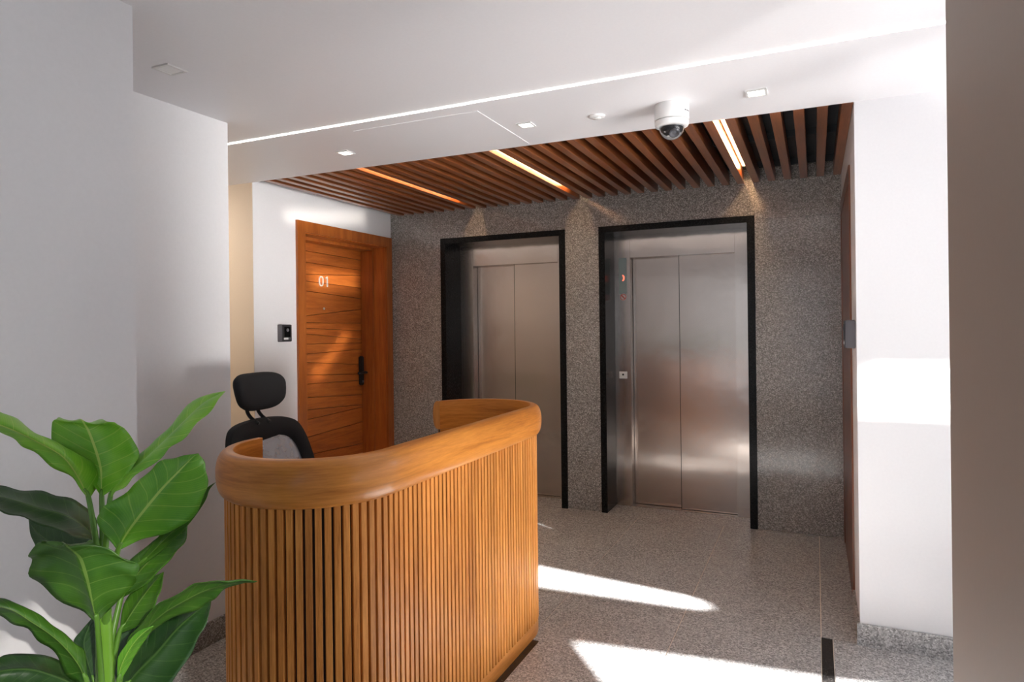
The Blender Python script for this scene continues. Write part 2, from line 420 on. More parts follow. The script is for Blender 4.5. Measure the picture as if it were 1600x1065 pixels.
# back wall, granite slabs on a core
wb = boxes('wall_back', [(X_L, -2.876, 4.899, 5.3, 0, 2.62), (-1.761, -1.49, 4.899, 5.3, 0, 2.62), (-0.375, X_R, 4.899, 5.3, 0, 2.62),
                         (-2.876, -1.761, 4.899, 5.3, 2.165, 2.62), (-1.49, -0.375, 4.899, 5.3, 2.165, 2.62)], 'dark', kind='structure')
def slab(x0, x1, z0, z1): box('slab', x0 + 0.0007, x1 - 0.0007, YB, 4.899, z0 + 0.0007, z1 - 0.0007, 'gran_wall', wb)
for x0, x1 in ((X_L, -2.876), (-1.761, -1.49), (-0.375, X_R)): slab(x0, x1, 0, 2.135)
for x0, x1 in ((X_L, -2.876), (-1.761, -1.49), (-0.375, X_R)): slab(x0, x1, 2.135, 2.515)
for x0, x1 in ((-2.876, -1.761), (-1.49, -0.375)): slab(x0, x1, 2.165, 2.515)

# skirting
sk = 'gran_wall'
struct('baseboard_right', 0.153, 1.5, 3.287, 3.30, 0, 0.095, 'gran_floor')
struct('baseboard_lobby_right', 0.153, X_R, 3.3005, 3.698, 0, 0.095, sk)
struct('baseboard_left', -2.506, -2.494, 1.347, 2.30, 0, 0.103, sk)
struct('baseboard_corridor', -5, X_L + 0.012, 3.288, 3.30, 0, 0.103, sk)
struct('baseboard_door', X_L, X_L + 0.012, 3.3005, 3.70, 0, 0.103, sk)

# assumed, unseen: front (behind the camera) and entrance openings, forecourt
w1 = boxes('window_1', [(-1.85, -1.70, -2.1, -2.0, 0, ZC), (0.25, 0.6, -2.1, -2.0, 0, ZC), (-1.70, 0.25, -2.1, -2.0, 2.25, ZC), (-1.70, 0.25, -2.1, -2.0, 0, 0.12),
                        (-0.75, -0.70, -2.1, -2.04, 0.12, 2.25)], 'paint', kind='structure')
for i in range(7):
    box('louvre', -1.70, -0.75, -2.09, -2.05, 0.95 + i * 0.13, 0.975 + i * 0.13, 'greydark', w1)
boxes('window_2', [(1.5, 1.55, 0.70, 0.78, 0, ZC), (1.5, 1.55, 0.78, 3.30, 2.30, ZC)], 'greydark', kind='structure')
boxes('unseen_slot_wall', [(0.6, 0.65, -2.1, -0.78, 0, ZC), (0.6, 0.65, 0.08, 0.70, 0, ZC), (0.6, 0.65, -0.78, 0.08, 2.2, ZC), (0.6, 0.65, -0.78, 0.08, 0, 1.5)], 'paint', kind='structure')  # unseen side wall, its opening shaped to let light onto the left wall
struct('side_fill_blocker', 1.50, 1.56, -4.0, 0.0, -0.15, 2.05, 'paint')  # unseen wall added to stop the low side fill here
struct('pavement', 0.66, 2.0, -5, 4, -0.35, -0.15, 'paving')

struct('spot_blocker', 2.77, 2.80, 1.185, 1.56, -0.15, 0.80, 'screen')  # unseen panel added to keep the upward spot off the right wall
struct('shadow_post', 2.78, 2.80, 1.062, 1.094, -0.15, 1.15, 'screen')  # unseen post added to cast a dark band on the ceiling
struct('fill_blocker', 1.92, 2.0, 0.0, 3.30, -0.15, 0.33, 'screen')  # unseen low wall added to keep the upward fill off the walls

# unseen mask added outside the entrance: its slots shape the sun patches
XS = 5.0
def back(p):
    t = (XS - p[0]) / SUN.x
    return (p[1] + SUN.y * t, p[2] + SUN.z * t)
slots = [
    [back(p) for p in ((0.182, 3.3, 1.03), (0.55, 3.3, 1.03), (0.55, 3.3, 1.215), (0.182, 3.3, 1.215))],
    [back(p) for p in ((-1.55, 3.39, 0), (-1.55, 3.62, 0), (-0.60, 3.515, 0), (-0.52, 3.485, 0), (-0.58, 3.42, 0))],
    [back(p) for p in ((-0.97, 2.80, 0), (-0.44, 2.868, 0), (0.05, 2.915, 0), (0.16, 2.93, 0), (0.60, 3.03, 0), (0.62, 2.86, 0), (0.18, 2.78, 0), (0.10, 1.75, 0), (-0.55, 1.62, 0), (-1.05, 1.95, 0), (-0.72, 2.50, 0))],
]
bm = bmesh.new(); ed = []
def loop(pts):
    vs = [bm.verts.new((XS, y, z)) for y, z in pts]
    for i in range(len(vs)): ed.append(bm.edges.new((vs[i], vs[(i + 1) % len(vs)])))
loop([(-9, 1.68), (6, 1.68), (6, 8), (-9, 8)])
for s in slots: loop(s)
bmesh.ops.triangle_fill(bm, edges=ed, use_beauty=True)
r_ = bmesh.ops.extrude_face_region(bm, geom=bm.faces[:])
bmesh.ops.translate(bm, verts=[v for v in r_['geom'] if isinstance(v, bmesh.types.BMVert)], vec=(0.02, 0, 0))
link('sun_mask', tomesh(bm, 'sun_mask'), 'screen', kind='structure')

# ================================================================== APARTMENT DOOR
d1 = boxes('door_1', [(-3.690, -3.652, 3.7755, 4.7945, 0.0, 2.129)], 'carcass', kind='structure', label='orange-brown wooden apartment door numbered 01 in a deep wooden frame', cat='door')
cas = boxes('door_casing', [(X_L, X_L + 0.018, 3.70, 3.783, 0, 2.2), (X_L, X_L + 0.018, 4.787, 4.868, 0, 2.2), (X_L, X_L + 0.018, 3.783, 4.787, 2.12, 2.2)], 'doorv', d1)
boxes('door_lining', [(-3.652, X_L, 3.7755, 3.79, 0, 2.129), (-3.652, X_L, 4.780, 4.7945, 0, 2.129), (-3.652, X_L, 3.79, 4.780, 2.113, 2.129)], 'doorv', d1)
boxes('door_stop', [(-3.615, -3.495, 3.79, 3.812, 0, 2.113), (-3.615, -3.495, 4.757, 4.780, 0, 2.113), (-3.615, -3.495, 3.812, 4.757, 2.09, 2.113)], 'doorv', d1)
GR = [(2.113, 2.113), (2.035, 2.012), (1.945, 1.925), (1.830, 1.880), (1.801, 1.768), (1.729, 1.675), (1.495, 1.585), (1.470, 1.459), (1.433, 1.395), (1.400, 1.321), (1.302, 1.290), (1.215, 1.235), (1.175, 1.100), (1.075, 1.015), (0.996, 0.963), (0.90, 0.835), (0.80, 0.75), (0.70, 0.73), (0.56, 0.60), (0.44, 0.41), (0.30, 0.33), (0.16, 0.12), (0.004, 0.004)]
for (a, b), (c, d) in zip(GR, GR[1:]):
    bm = bmesh.new(); g = 0.0016
    poly_prism(bm, [(3.792, a - g), (4.778, b - g), (4.778, d + g), (3.792, c + g)], 'x', -3.652, -3.62)
    bmesh.ops.bevel(bm, geom=[e for e in bm.edges if all(v.co.x > -3.621 for v in e.verts)], offset=0.002, segments=1, affect='EDGES')
    link('plank', tomesh(bm, 'plank'), 'door', d1)
def digits(kind):
    bm = bmesh.new(); X0, X1 = -3.62, -3.612; t = 0.010
    if kind == '0':
        n = 28; O = []; I = []
        for i in range(n):
            a = 2 * PI * i / n
            sx, sz = math.copysign(abs(math.cos(a)) ** 0.7, math.cos(a)), math.copysign(abs(math.sin(a)) ** 0.7, math.sin(a))
            O.append((0.026 * sx, 0.042 * sz)); I.append((0.016 * sx, 0.032 * sz))
        vs = [[bm.verts.new((x, y, z)) for y, z in ring] for x, ring in ((X0, O), (X1, O), (X1, I), (X0, I))]
        for k in range(3):
            for i in range(n): bm.faces.new((vs[k][i], vs[k][(i + 1) % n], vs[k + 1][(i + 1) % n], vs[k + 1][i]))
    else:
        poly_prism(bm, [(-0.002, 0.042), (0.008, 0.042), (0.008, -0.042), (-0.002, -0.042)], 'x', X0, X1)
        poly_prism(bm, [(-0.002, 0.042), (-0.018, 0.030), (-0.018, 0.019), (-0.002, 0.030)], 'x', X0, X1)
    return tomesh(bm, 'number')
for k, y in (('0', 4.242), ('1', 4.312)):
    o = link('number', digits(k), 'silver', d1, label='silver number ' + k); o.location = (0, y, 1.800)
lathe('peephole', [(0.0, -3.611), (0.004, -3.611), (0.0055, -3.612), (0.008, -3.613), (0.010, -3.615), (0.010, -3.6205)][::-1], 'silver', d1, n=20, c=(0, 4.275, 1.58), axis='x')
hd = box('door_handle', -3.62, -3.588, 4.712, 4.757, 0.922, 1.175, 'blackplastic', d1, bevel=0.008, label='black smart lock handle')
bm = bmesh.new(); atube(bm, [(-3.588, 4.735, 1.035), (-3.555, 4.735, 1.035), (-3.542, 4.725, 1.035), (-3.54, 4.65, 1.035), (-3.54, 4.612, 1.035)], 0.011, 12)
link('lever', tomesh(bm, 'lever', True), 'blackplastic', hd)
box('keyhole_cover', -3.588, -3.585, 4.724, 4.745, 0.945, 0.965, 'greyplastic', hd)

# facing door on the right lobby wall, seen edge-on
d2 = boxes('door_2', [(0.1605, 0.1648, 3.781, 4.786, 0.0, 2.119)], 'doork', kind='structure', label='wooden door darkened for shade, seen edge-on at right of the lifts', cat='door')
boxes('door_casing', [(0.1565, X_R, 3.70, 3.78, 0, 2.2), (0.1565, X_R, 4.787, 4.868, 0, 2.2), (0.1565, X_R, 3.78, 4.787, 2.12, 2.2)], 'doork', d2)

# ================================================================== SLATTED CEILING
sc = thing('slatted_ceiling', 'ceiling of dark red-brown timber slats over the lift lobby', 'ceiling', (0, 0, 2.39))
bm = bmesh.new(); abox(bm, -0.0235, 0.0235, 3.303, 4.875, 0, 0.085)
slat_me = tomesh(bm, 'slat', bevel=0.002, seg=1); slat_me.materials.append(MT['ceilslat'])
for k in range(35):
    o = link('slat', slat_me, None, sc); o.location = (0.14 - 0.1 * k, 0, 0)
boxes('bearer', [(X_L + 0.01, X_R - 0.01, y, y + 0.03, 0.0855, 0.124) for y in (3.40, 4.10, 4.80)], 'dark', sc)
for i, (k, side) in enumerate(((6, 'rightmost'), (18, 'middle'), (27, 'leftmost'))):
    xc = 0.14 - 0.1 * k + 0.05
    t = thing('linear_light', side + ' warm linear light glowing between the ceiling slats', 'light', (xc, 3.32, 2.44), group=None)
    t['group'] = 'linear lights between the slats'
    L0, L1 = (0.0, 1.34) if k == 6 else (0.02, 1.27)
    boxes('housing', [(-0.0215, 0.0215, L0, L1, 0.022, 0.034)], 'whiteplastic', t)
    boxes('diffuser', [(0.006, 0.019, L0, L1, 0.010, 0.0219)], 'ledwarm', t)

# ================================================================== ELEVATORS
def elevator(dx, controls, label):
    t = thing('elevator', label, 'elevator', (-0.93 + dx, YB, 0), 0, 'elevators in the granite wall')
    def B(name, x0, x1, y0, y1, z0, z1, mat, bevel=0.0, parent=None, **kw):
        return box(name, x0 + 0.93, x1 + 0.93, y0 - YB, y1 - YB, z0, z1, mat, parent or t, bevel, **kw)
    B('surround_side', -1.4895, -1.442, 4.868, 5.13, 0.0, 2.1645, 'black', 0.002, label='black polished stone side')
    B('surround_side', -0.425, -0.3755, 4.868, 5.13, 0.0, 2.1645, 'black', 0.002, label='black polished stone side')
    B('surround_head', -1.4418, -0.4252, 4.868, 5.13, 2.118, 2.1645, 'black', 0.002, label='black polished stone head')
    B('jamb', -1.4895, -1.317, 5.1302, 5.26, 0.0, 2.118, 'steel2', 0.0015)
    B('jamb', -0.533, -0.3755, 5.1302, 5.26, 0.0, 2.118, 'steel2', 0.0015)
    B('header', -1.3162, -0.5338, 5.1302, 5.26, 1.945, 2.118, 'steel2', 0.0015)
    B('door_panel', -1.3145, -0.925, 5.212, 5.237, 0.006, 1.96, 'steel', 0.0015)
    B('door_panel', -0.945, -0.5338, 5.178, 5.203, 0.006, 1.9448, 'steel', 0.0015)
    B('gap_strip', -0.9495, -0.9452, 5.180, 5.2115, 0.006, 1.9448, 'glassblack', label='dark strip for the shadow gap')  # dark strip added in place of the shadow between the panels
    B('sill', -1.442, -0.425, YB + 0.002, 5.13, -0.0025, 0.0, 'gran_floor')
    B('track', -1.3165, -0.5335, 5.131, 5.255, -0.0025, 0.003, 'steel2')
    B('shaft_lining', -1.4895, -0.3755, 5.262, 5.30, 0.0, 2.16, 'dark')
    if controls:
        p = B('floor_indicator', -1.405, -1.343, 5.126, 5.1302, 1.665, 1.945, 'display', 0.001, label='pale grey floor display with a red sign')
        # red lit crescent figure
        bm = bmesh.new(); n = 12
        A = [(0.017 * math.sin(PI * i / n), 0.024 * math.cos(PI * i / n)) for i in range(n + 1)]
        I = [(0.007 * math.sin(PI * i / n), 0.014 * math.cos(PI * i / n)) for i in range(n, -1, -1)]
        I[0] = (0.0, -0.016); I[-1] = (0.0, 0.016)
        poly_prism(bm, [(x - 1.376 + 0.93, z + 1.788) for x, z in A + I], 'y', 5.1245 - YB, 5.126 - YB)
        link('red_sign', tomesh(bm, 'red_sign'), 'display_on', p)
        s = link('round_notice', None or tomesh_disc(0.027, 0.0015), 'paleprint', t, label='small round red and white notice'); s.location = (-1.372 + 0.93, 5.1300 - YB, 1.638)
        bm = bmesh.new(); n = 28
        R1, R0 = 0.025, 0.019
        vs = [[bm.verts.new((r * math.cos(2 * PI * i / n), y, r * math.sin(2 * PI * i / n))) for i in range(n)] for r, y in ((R1, -0.0015), (R1, -0.0024), (R0, -0.0024), (R0, -0.0015))]
        for k in range(3):
            for i in range(n):
                if k or True: bm.faces.new((vs[k][i], vs[k][(i + 1) % n], vs[k + 1][(i + 1) % n], vs[k + 1][i]))
        poly_prism(bm, [(-0.019, 0.012), (-0.012, 0.019), (0.019, -0.012), (0.012, -0.019)], 'y', -0.0024, -0.0015)
        poly_prism(bm, [(-0.010, 0.006), (-0.005, 0.009), (-0.002, -0.004), (0.006, -0.007), (0.009, -0.003), (0.004, 0.0), (0.0, 0.010), (-0.006, 0.014)], 'y', -0.0022, -0.0015)
        q = link('ring', tomesh(bm, 'ring'), 'redprint', s)
        c = B('call_button_plate', -1.411, -1.347, 5.125, 5.1302, 0.998, 1.054, 'whiteplastic', 0.001)
        lathe('call_button', [(0.008, 0.0), (0.008, 0.004), (0.0, 0.0045)], 'greydark', c, n=16, c=(-1.379 + 0.93, 0, 0), axis='y').location = (0, 5.125 - YB - 0.0045, 1.03)
        B('service_plate', -1.400, -1.352, 5.1285, 5.1302, 0.855, 0.965, 'steel', 0.0005)
    return t
def tomesh_disc(r, d):
    bm = bmesh.new(); alathe(bm, [(r, 0), (r, -d)][::-1], 28, axis='y'); return tomesh(bm, 'disc')
elevator(0.0, True, 'right elevator with two-panel steel doors, floor display and call button')
elevator(-1.386, False, 'left elevator with steel doors, partly hidden behind the wooden desk')

# ================================================================== INTERCOMS
def intercom(name, label, x, y0, y1, z0, z1, sgn, full):
    t = thing(name, label, 'intercom', (x, y0, z0), 0, 'wall intercoms beside the doors')
    f = 0.041 * sgn
    box('body', 0.0002 * sgn, f, 0, y1 - y0, 0, z1 - z0, 'greyplastic' if not full else 'greyplastic', t, 0.003)
    w, h = y1 - y0, z1 - z0
    box('faceplate', f, f + 0.004 * sgn, 0.004, w - 0.001, 0.003, h - 0.003, 'greydark', t, 0.001)
    s = box('screen', f + 0.004 * sgn, f + 0.006 * sgn, w * 0.22, w * 0.85, h * 0.28, h * 0.86, 'glassblack', t, 0.001)
    lathe('lens', [(0.0, 0.003), (0.007, 0.003), (0.011, 0.001), (0.012, 0)][::-1], 'greyplastic', s, n=20, axis='x').location = (f + 0.006 * sgn, w * 0.55, h * 0.68)
    if sgn < 0: s.children[0].rotation_euler = (0, 0, PI)
    box('name_tag', f + 0.004 * sgn, f + 0.006 * sgn, w * 0.16, w * 0.62, h * 0.13, h * 0.24, 'whiteplastic', t, 0.0008)
    box('bell_button', f + 0.004 * sgn, f + 0.006 * sgn, w * 0.68, w * 0.84, h * 0.13, h * 0.24, 'greyplastic', t, 0.0008)
    return t
intercom('intercom', 'grey video intercom with black screen beside the apartment door', X_L, 3.511, 3.604, 1.33, 1.45, 1, True)
intercom('intercom', 'grey intercom box seen from its side on the right corner', X_R, 3.375, 3.50, 1.302, 1.430, -1, False)

# ================================================================== CEILING FITTINGS
def downlight(x, y, s, label, lit=True):
    t = thing('downlight', label, 'light', (x, y, ZC), 0, 'square ceiling downlights')
    h = s / 2; q = h * 0.78
    bm = bmesh.new()
    for a in ((-h, h, -h, -q), (-h, h, q, h), (-h, -q, -q, q), (q, h, -q, q)): abox(bm, *a, -0.006, -0.0002)
    link('trim_ring', tomesh(bm, 'trim_ring'), 'trimwhite', t)
    bm = bmesh.new()
    vs = [bm.verts.new(p) for p in ((-q, -q, -0.004), (q, -q, -0.004), (q, q, -0.004), (-q, q, -0.004))]
    bm.faces.new(vs[::-1]); r = bmesh.ops.extrude_face_region(bm, geom=bm.faces[:])
    bmesh.ops.translate(bm, verts=[v for v in r['geom'] if isinstance(v, bmesh.types.BMVert)], vec=(0, 0, 0.003))
    link('diffuser', tomesh(bm, 'diffuser'), 'down' if lit else 'whiteplastic', t)
    return t
downlight(-2.351, 2.970, 0.075, 'small lit square downlight above the apartment door corner')
downlight(-1.256, 2.950, 0.075, 'small lit square downlight in the middle of the ceiling edge')
downlight(-0.215, 2.976, 0.085, 'small lit square downlight right of the dome camera')
t = downlight(-2.171, 1.728, 0.085, 'square recessed downlight at the left wall, switched off', lit=False)
# long linear light in the ceiling, in two lengths with a slight joint
ll = thing('ceiling_linear_light', 'long thin white linear light running across the ceiling', 'light', (-1.4, 2.556, ZC))
boxes('diffuser', [(-3.5, 0.046, -0.0065, 0.0065, -0.003, -0.0002)], 'led', ll)
boxes('diffuser', [(0.05, 2.8, -0.0095, 0.0035, -0.003, -0.0002)], 'led', ll)
# smoke detector
sd = thing('smoke_detector', 'small round white sensor on the ceiling left of the dome camera', 'detector', (-0.911, 2.979, ZC))
lathe('base', [(0.0, -0.010), (0.030, -0.010), (0.036, -0.007), (0.038, -0.0002)][::-1], 'whiteplastic', sd, n=32)
lathe('sensor', [(0.0, -0.016), (0.012, -0.016), (0.018, -0.013), (0.019, -0.0101)][::-1], 'trimwhite', sd, n=24)
# dome camera
dc = thing('dome_camera', 'white dome security camera hanging at the ceiling edge', 'camera', (-0.570, 2.985, ZC))
lathe('base', [(0.0, -0.072), (0.060, -0.072), (0.0745, -0.068), (0.0755, -0.060), (0.0755, -0.003), (0.074, -0.0002)][::-1], 'whiteplastic', dc, n=48)
lathe('ring', [(0.050, -0.097), (0.060, -0.098), (0.070, -0.094), (0.0735, -0.086), (0.0735, -0.0735), (0.0725, -0.0722), (0.05, -0.0722), (0.05, -0.097)][::-1], 'whiteplastic', dc, n=48)
dome = [(0.0545 * math.cos(a), -0.097 - 0.0545 * math.sin(a) ) for a in [PI / 2 * i / 12 for i in range(13)]]
domei = [(0.0525 * math.cos(a), -0.097 - 0.0525 * math.sin(a)) for a in [PI / 2 * i / 12 for i in range(13)]]
dg = lathe('dome', [(0.0545, -0.086)] + dome, 'dome', dc, n=48)
cg = lathe('camera_module', [(0.0, -0.118), (0.030, -0.116), (0.039, -0.106), (0.040, -0.098), (0.040, -0.080)][::-1], 'greydark', dc, n=32)
ln = lathe('lens', [(0.0, 0.0), (0.008, 0.0), (0.012, -0.004), (0.018, -0.006), (0.022, -0.004), (0.022, 0.016)][::-1], 'greyplastic', cg, n=28)
ln.location = (0.012, -0.012, -0.122); ln.rotation_euler = (math.radians(-28), math.radians(-18), 0)
for i in range(4):
    a = i * PI / 2 + 0.6
    o = lathe('infrared_lamp', [(0.0, -0.119), (0.004, -0.118), (0.005, -0.114)][::-1], 'whiteplastic', cg, n=12)
    o.location = (0.028 * math.cos(a), 0.028 * math.sin(a), 0.0)
# small grey maker's mark strokes on the camera base
bm = bmesh.new()
for i, wd in enumerate((0.006, 0.003, 0.004, 0.004, 0.003, 0.004)):
    a = -0.52 + i * 0.085
    m4 = Matrix.Rotation(a, 4, 'Z')
    q = bmesh.new(); abox(q, 0.0750, 0.0760, -wd / 2, wd / 2, -0.041, -0.035); q.transform(m4)
    me_ = bpy.data.meshes.new('x'); q.to_mesh(me_); q.free(); bm.from_mesh(me_); bpy.data.meshes.remove(me_)
link('mark', tomesh(bm, 'mark'), 'greyplastic', dc, label='small grey lettering mark')

# ================================================================== RECEPTION DESK
XF, R, Y1, Y2, ZT, ZB = -1.178, 0.283, 1.695, 2.79, 1.051, 0.911
XCN = XF - R
A0, A1 = -PI - math.radians(3), PI - math.radians(17)
LEN0 = -A0 * R; LEN1 = Y2 - Y1; LEN2 = A1 * R; LTOT = LEN0 + LEN1 + LEN2
def path(s):
    """point and outward normal on the slat face at arc length s"""
    if s < LEN0:
        a = A0 + s / R; return Vector((XCN + R * math.cos(a), Y1 + R * math.sin(a), 0)), Vector((math.cos(a), math.sin(a), 0)), a
    if s < LEN0 + LEN1:
        return Vector((XF, Y1 + s - LEN0, 0)), Vector((1, 0, 0)), 0.0
    a = (s - LEN0 - LEN1) / R
    return Vector((XCN + R * math.cos(a), Y2 + R * math.sin(a), 0)), Vector((math.cos(a), math.sin(a), 0)), a
def stations(step=0.012):
    n0 = int(LEN0 / step); n2 = int(LEN2 / step)
    return [LEN0 * i / n0 for i in range(n0)] + [LEN0 + LEN1 * i / 24 for i in range(24)] + [LEN0 + LEN1 + LEN2 * i / n2 for i in range(n2 + 1)]
desk = thing('reception_desk', 'curved wooden reception desk with vertical slats and a rounded top rail', 'desk', (XCN, 2.24, 0))
OFF = Vector((XCN, 2.24, 0))
def sweep(name, prof, mat, smooth=True, ang=35, s0=0.0, s1=None):
    """prof: closed list of (offset, z)"""
    bm = bmesh.new(); uvl = bm.loops.layers.uv.new('UVMap'); rings = []; ss = [s for s in stations()]
    per = [0]
    for a, b in zip(prof, prof[1:] + prof[:1]): per.append(per[-1] + math.hypot(b[0] - a[0], b[1] - a[1]))
    for s in ss:
        p, n, a = path(s); rings.append([bm.verts.new(p + n * o - OFF + Vector((0, 0, z))) for o, z in prof])
    m = len(prof)
    for i in range(len(rings) - 1):
        for k in range(m):
            j = (k + 1) % m
            f = bm.faces.new((rings[i][k], rings[i + 1][k], rings[i + 1][j], rings[i][j]))
            for lp, (u, v) in zip(f.loops, ((ss[i], per[k]), (ss[i + 1], per[k]), (ss[i + 1], per[k + 1]), (ss[i], per[k + 1]))): lp[uvl].uv = (u, v)
    for ring in (rings[0], rings[-1]):
        f = bm.faces.new(ring)
        for lp, (o, z) in zip(f.loops, prof): lp[uvl].uv = (z, o)
    o = link(name, tomesh(bm, name, smooth), mat, desk); autosmooth(o, ang); return o
prof = [(-0.028, ZB), (-0.028, ZT - 0.002), (-0.026, ZT), (-0.0155, ZT)]
n = 22; zc_, bz = (ZT + ZB) / 2, (ZT - ZB) / 2
for i in range(1, n):
    a = PI / 2 - PI * i / n
    prof.append((-0.0155 + 0.0395 * abs(math.cos(a)) ** 0.72, zc_ + bz * math.copysign(abs(math.sin(a)) ** 0.9, math.sin(a))))
prof.append((-0.0155, ZB))
sweep('top_rail', prof, 'rail')
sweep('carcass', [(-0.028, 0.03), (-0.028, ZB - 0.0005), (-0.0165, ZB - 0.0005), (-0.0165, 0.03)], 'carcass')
sweep('lining', [(-0.0315, 0.031), (-0.0315, ZB - 0.0008), (-0.0283, ZB - 0.0008), (-0.0283, 0.031)], 'plinth')
sweep('plinth', [(-0.028, 0.0), (-0.028, 0.0295), (-0.0162, 0.0295), (-0.0162, 0.062), (-0.0016, 0.062), (-0.0016, 0.0)], 'plinth')
bm = bmesh.new(); abox(bm, -0.016, 0.0, -0.0094, 0.0094, 0.0625, ZB + 0.012)
ds_me = tomesh(bm, 'slat', bevel=0.0012, seg=1); ds_me.materials.append(MT['slat'])
ns = int(LTOT / 0.0266)
for i in range(ns):
    s = (i + 0.5) * 0.0266 + 0.004
    if s > LTOT - 0.010: break
    p, nrm, a = path(s)
    o = link('slat', ds_me, None, desk); o.location = p - OFF; o.rotation_euler = (0, 0, a)
# work surface inside
bm = bmesh.new()
pts = [(XCN + 0.02, Y1 - 0.15), (XF - 0.03, Y1 - 0.05), (XF - 0.03, Y2 + 0.05), (XCN + 0.02, Y2 + 0.15)]
poly_prism(bm, [(x - OFF.x, y - OFF.y) for x, y in pts], 'z', 0.72, 0.745)
link('worktop', tomesh(bm, 'worktop'), 'plinth', desk)

# ================================================================== OFFICE CHAIR
ch = thing('office_chair', 'black mesh office chair with a headrest behind the desk', 'chair', (-2.02, 2.10, 0), math.radians(3))
# local frame: faces +X, width along Y
REC = math.radians(14)
def bk(y, h, bow=0.0):
    """point on the reclined, curved back: y across, h height"""
    return Vector((-0.03 - math.tan(REC) * (h - 0.75) - 0.0 + 0.55 * y * y + bow, y, h))
out_ = [(-0.205, 0.56), (-0.232, 0.66), (-0.240, 0.78), (-0.232, 0.88), (-0.216, 0.96), (-0.188, 1.012), (-0.14, 1.034), (-0.07, 1.043), (0, 1.046)]
out_ = out_ + [(-y, h) for y, h in out_[-2::-1]]
inn_ = [(-0.155, 0.57), (-0.178, 0.66), (-0.186, 0.78), (-0.178, 0.87), (-0.160, 0.925), (-0.130, 0.955), (-0.09, 0.965), (-0.045, 0.962), (0, 0.958)]
inn_ = inn_ + [(-y, h) for y, h in inn_[-2::-1]]
Oc = crom([(y, h, 0) for y, h in out_], 4); Ic = crom([(y, h, 0) for y, h in inn_], 4)
bm = bmesh.new(); rings = []
for a, b in zip(Oc, Ic):
    A, B = bk(a.x, a.y), bk(b.x, b.y); d = B - A
    t = 0.016
    ring = []
    for f, q in ((0, -t), (-0.04, 0), (0, t), (0.35, t * 1.5), (0.75, t * 1.25), (0.98, t * 0.5), (1.0, -t * 0.3), (0.5, -t * 1.1)):
        ring.append(bm.verts.new(A + d * f + Vector((q, 0, 0))))
    rings.append(ring)
for u, v in zip(rings, rings[1:]):
    for k in range(8): bm.faces.new((u[k], u[(k + 1) % 8], v[(k + 1) % 8], v[k]))
bm.faces.new(rings[0]); bm.faces.new(rings[-1][::-1])
bf = link('back_frame', tomesh(bm, 'back_frame', True), 'blackfabric', ch); autosmooth(bf, 50)
bm = bmesh.new(); g = []
for a, b in zip(Ic[:len(Ic) // 2 + 1], Ic[::-1][:len(Ic) // 2 + 1]):
    g.append([bm.verts.new(bk(a.x + (b.x - a.x) * k / 10, a.y + (b.y - a.y) * k / 10) + Vector((0.004, 0, 0))) for k in range(11)])
for u, v in zip(g, g[1:]):
    for k in range(10):
        if (u[k].co - u[k + 1].co).length > 1e-6 or (v[k].co - v[k + 1].co).length > 1e-6: bm.faces.new((u[k], u[k + 1], v[k + 1], v[k]))
bmesh.ops.remove_doubles(bm, verts=bm.verts, dist=1e-6)
mo = link('back_mesh', tomesh(bm, 'back_mesh', True), 'mesh', ch)
sm = mo.modifiers.new('thick', 'SOLIDIFY'); sm.thickness = 0.0015
# headrest
def headrest():
    bm = bmesh.new(); rings = []
    N_ = 40
    for f, e in ((-1, 0.55), (-0.8, 0.86), (-0.3, 1.0), (0.3, 1.0), (0.8, 0.86), (1, 0.55)):
        ring = []
        for i in range(N_):
            a = 2 * PI * i / N_
            y = 0.135 * e ** 0.35 * math.copysign(abs(math.cos(a)) ** 0.62, math.cos(a)); h = 0.079 * e ** 0.6 * math.copysign(abs(math.sin(a)) ** 0.62, math.sin(a))
            y *= 1 + 0.10 * h / 0.08
            ring.append(bm.verts.new((f * 0.026 + 1.6 * y * y - 0.1 * h, y, h)))
        rings.append(ring)
    for u, v in zip(rings, rings[1:]):
        for i in range(N_): bm.faces.new((u[i], u[(i + 1) % N_], v[(i + 1) % N_], v[i]))
    bm.faces.new(rings[0][::-1]); bm.faces.new(rings[-1])
    return tomesh(bm, 'headrest', True)
hr = link('headrest', headrest(), 'blackfabric', ch); hr.location = (-0.115, 0, 1.160); hr.rotation_euler = (math.radians(0), math.radians(-6), 0)
for y in (-0.032, 0.032):
    tube('headrest_bar', crom([(-0.075, y, 1.03), (-0.118, y, 1.055), (-0.138, y * 0.95, 1.085), (-0.135, y * 0.9, 1.13)], 5), 0.0075, 'blackplastic', ch)
# lumbar, arms, seat, column, base
tube('back_spine', crom([(-0.05, 0, 0.44), (-0.115, 0, 0.50), (-0.105, 0, 0.70), (-0.135, 0, 0.95), (-0.12, 0, 1.02)], 5), 0.02, 'blackplastic', ch)
bm = bmesh.new(); rings = []
for z, e in ((0.43, 0.93), (0.445, 1.0), (0.475, 1.0), (0.495, 0.95), (0.50, 0.85)):
    rings.append([bm.verts.new((0.19 + 0.235 * e * a, 0.24 * e * b, z - (0.03 * max(0, a - 0.7)))) for a, b in [(p[0], p[1]) for p in rrect(1, 1, 0.35, 5)]])
for u, v in zip(rings, rings[1:]):
    for i in range(len(u)): bm.faces.new((u[i], u[(i + 1) % len(u)], v[(i + 1) % len(u)], v[i]))
bm.faces.new(rings[0][::-1]); bm.faces.new(rings[-1])
so = link('seat', tomesh(bm, 'seat', True), 'blackfabric', ch); autosmooth(so, 60)
for sg in (-1, 1):
    tube('armrest', crom([(0.12, sg * 0.20, 0.425), (0.12, sg * 0.27, 0.46), (0.10, sg * 0.275, 0.62), (0.02, sg * 0.27, 0.65), (0.22, sg * 0.27, 0.655)], 5), 0.016, 'blackplastic', ch)
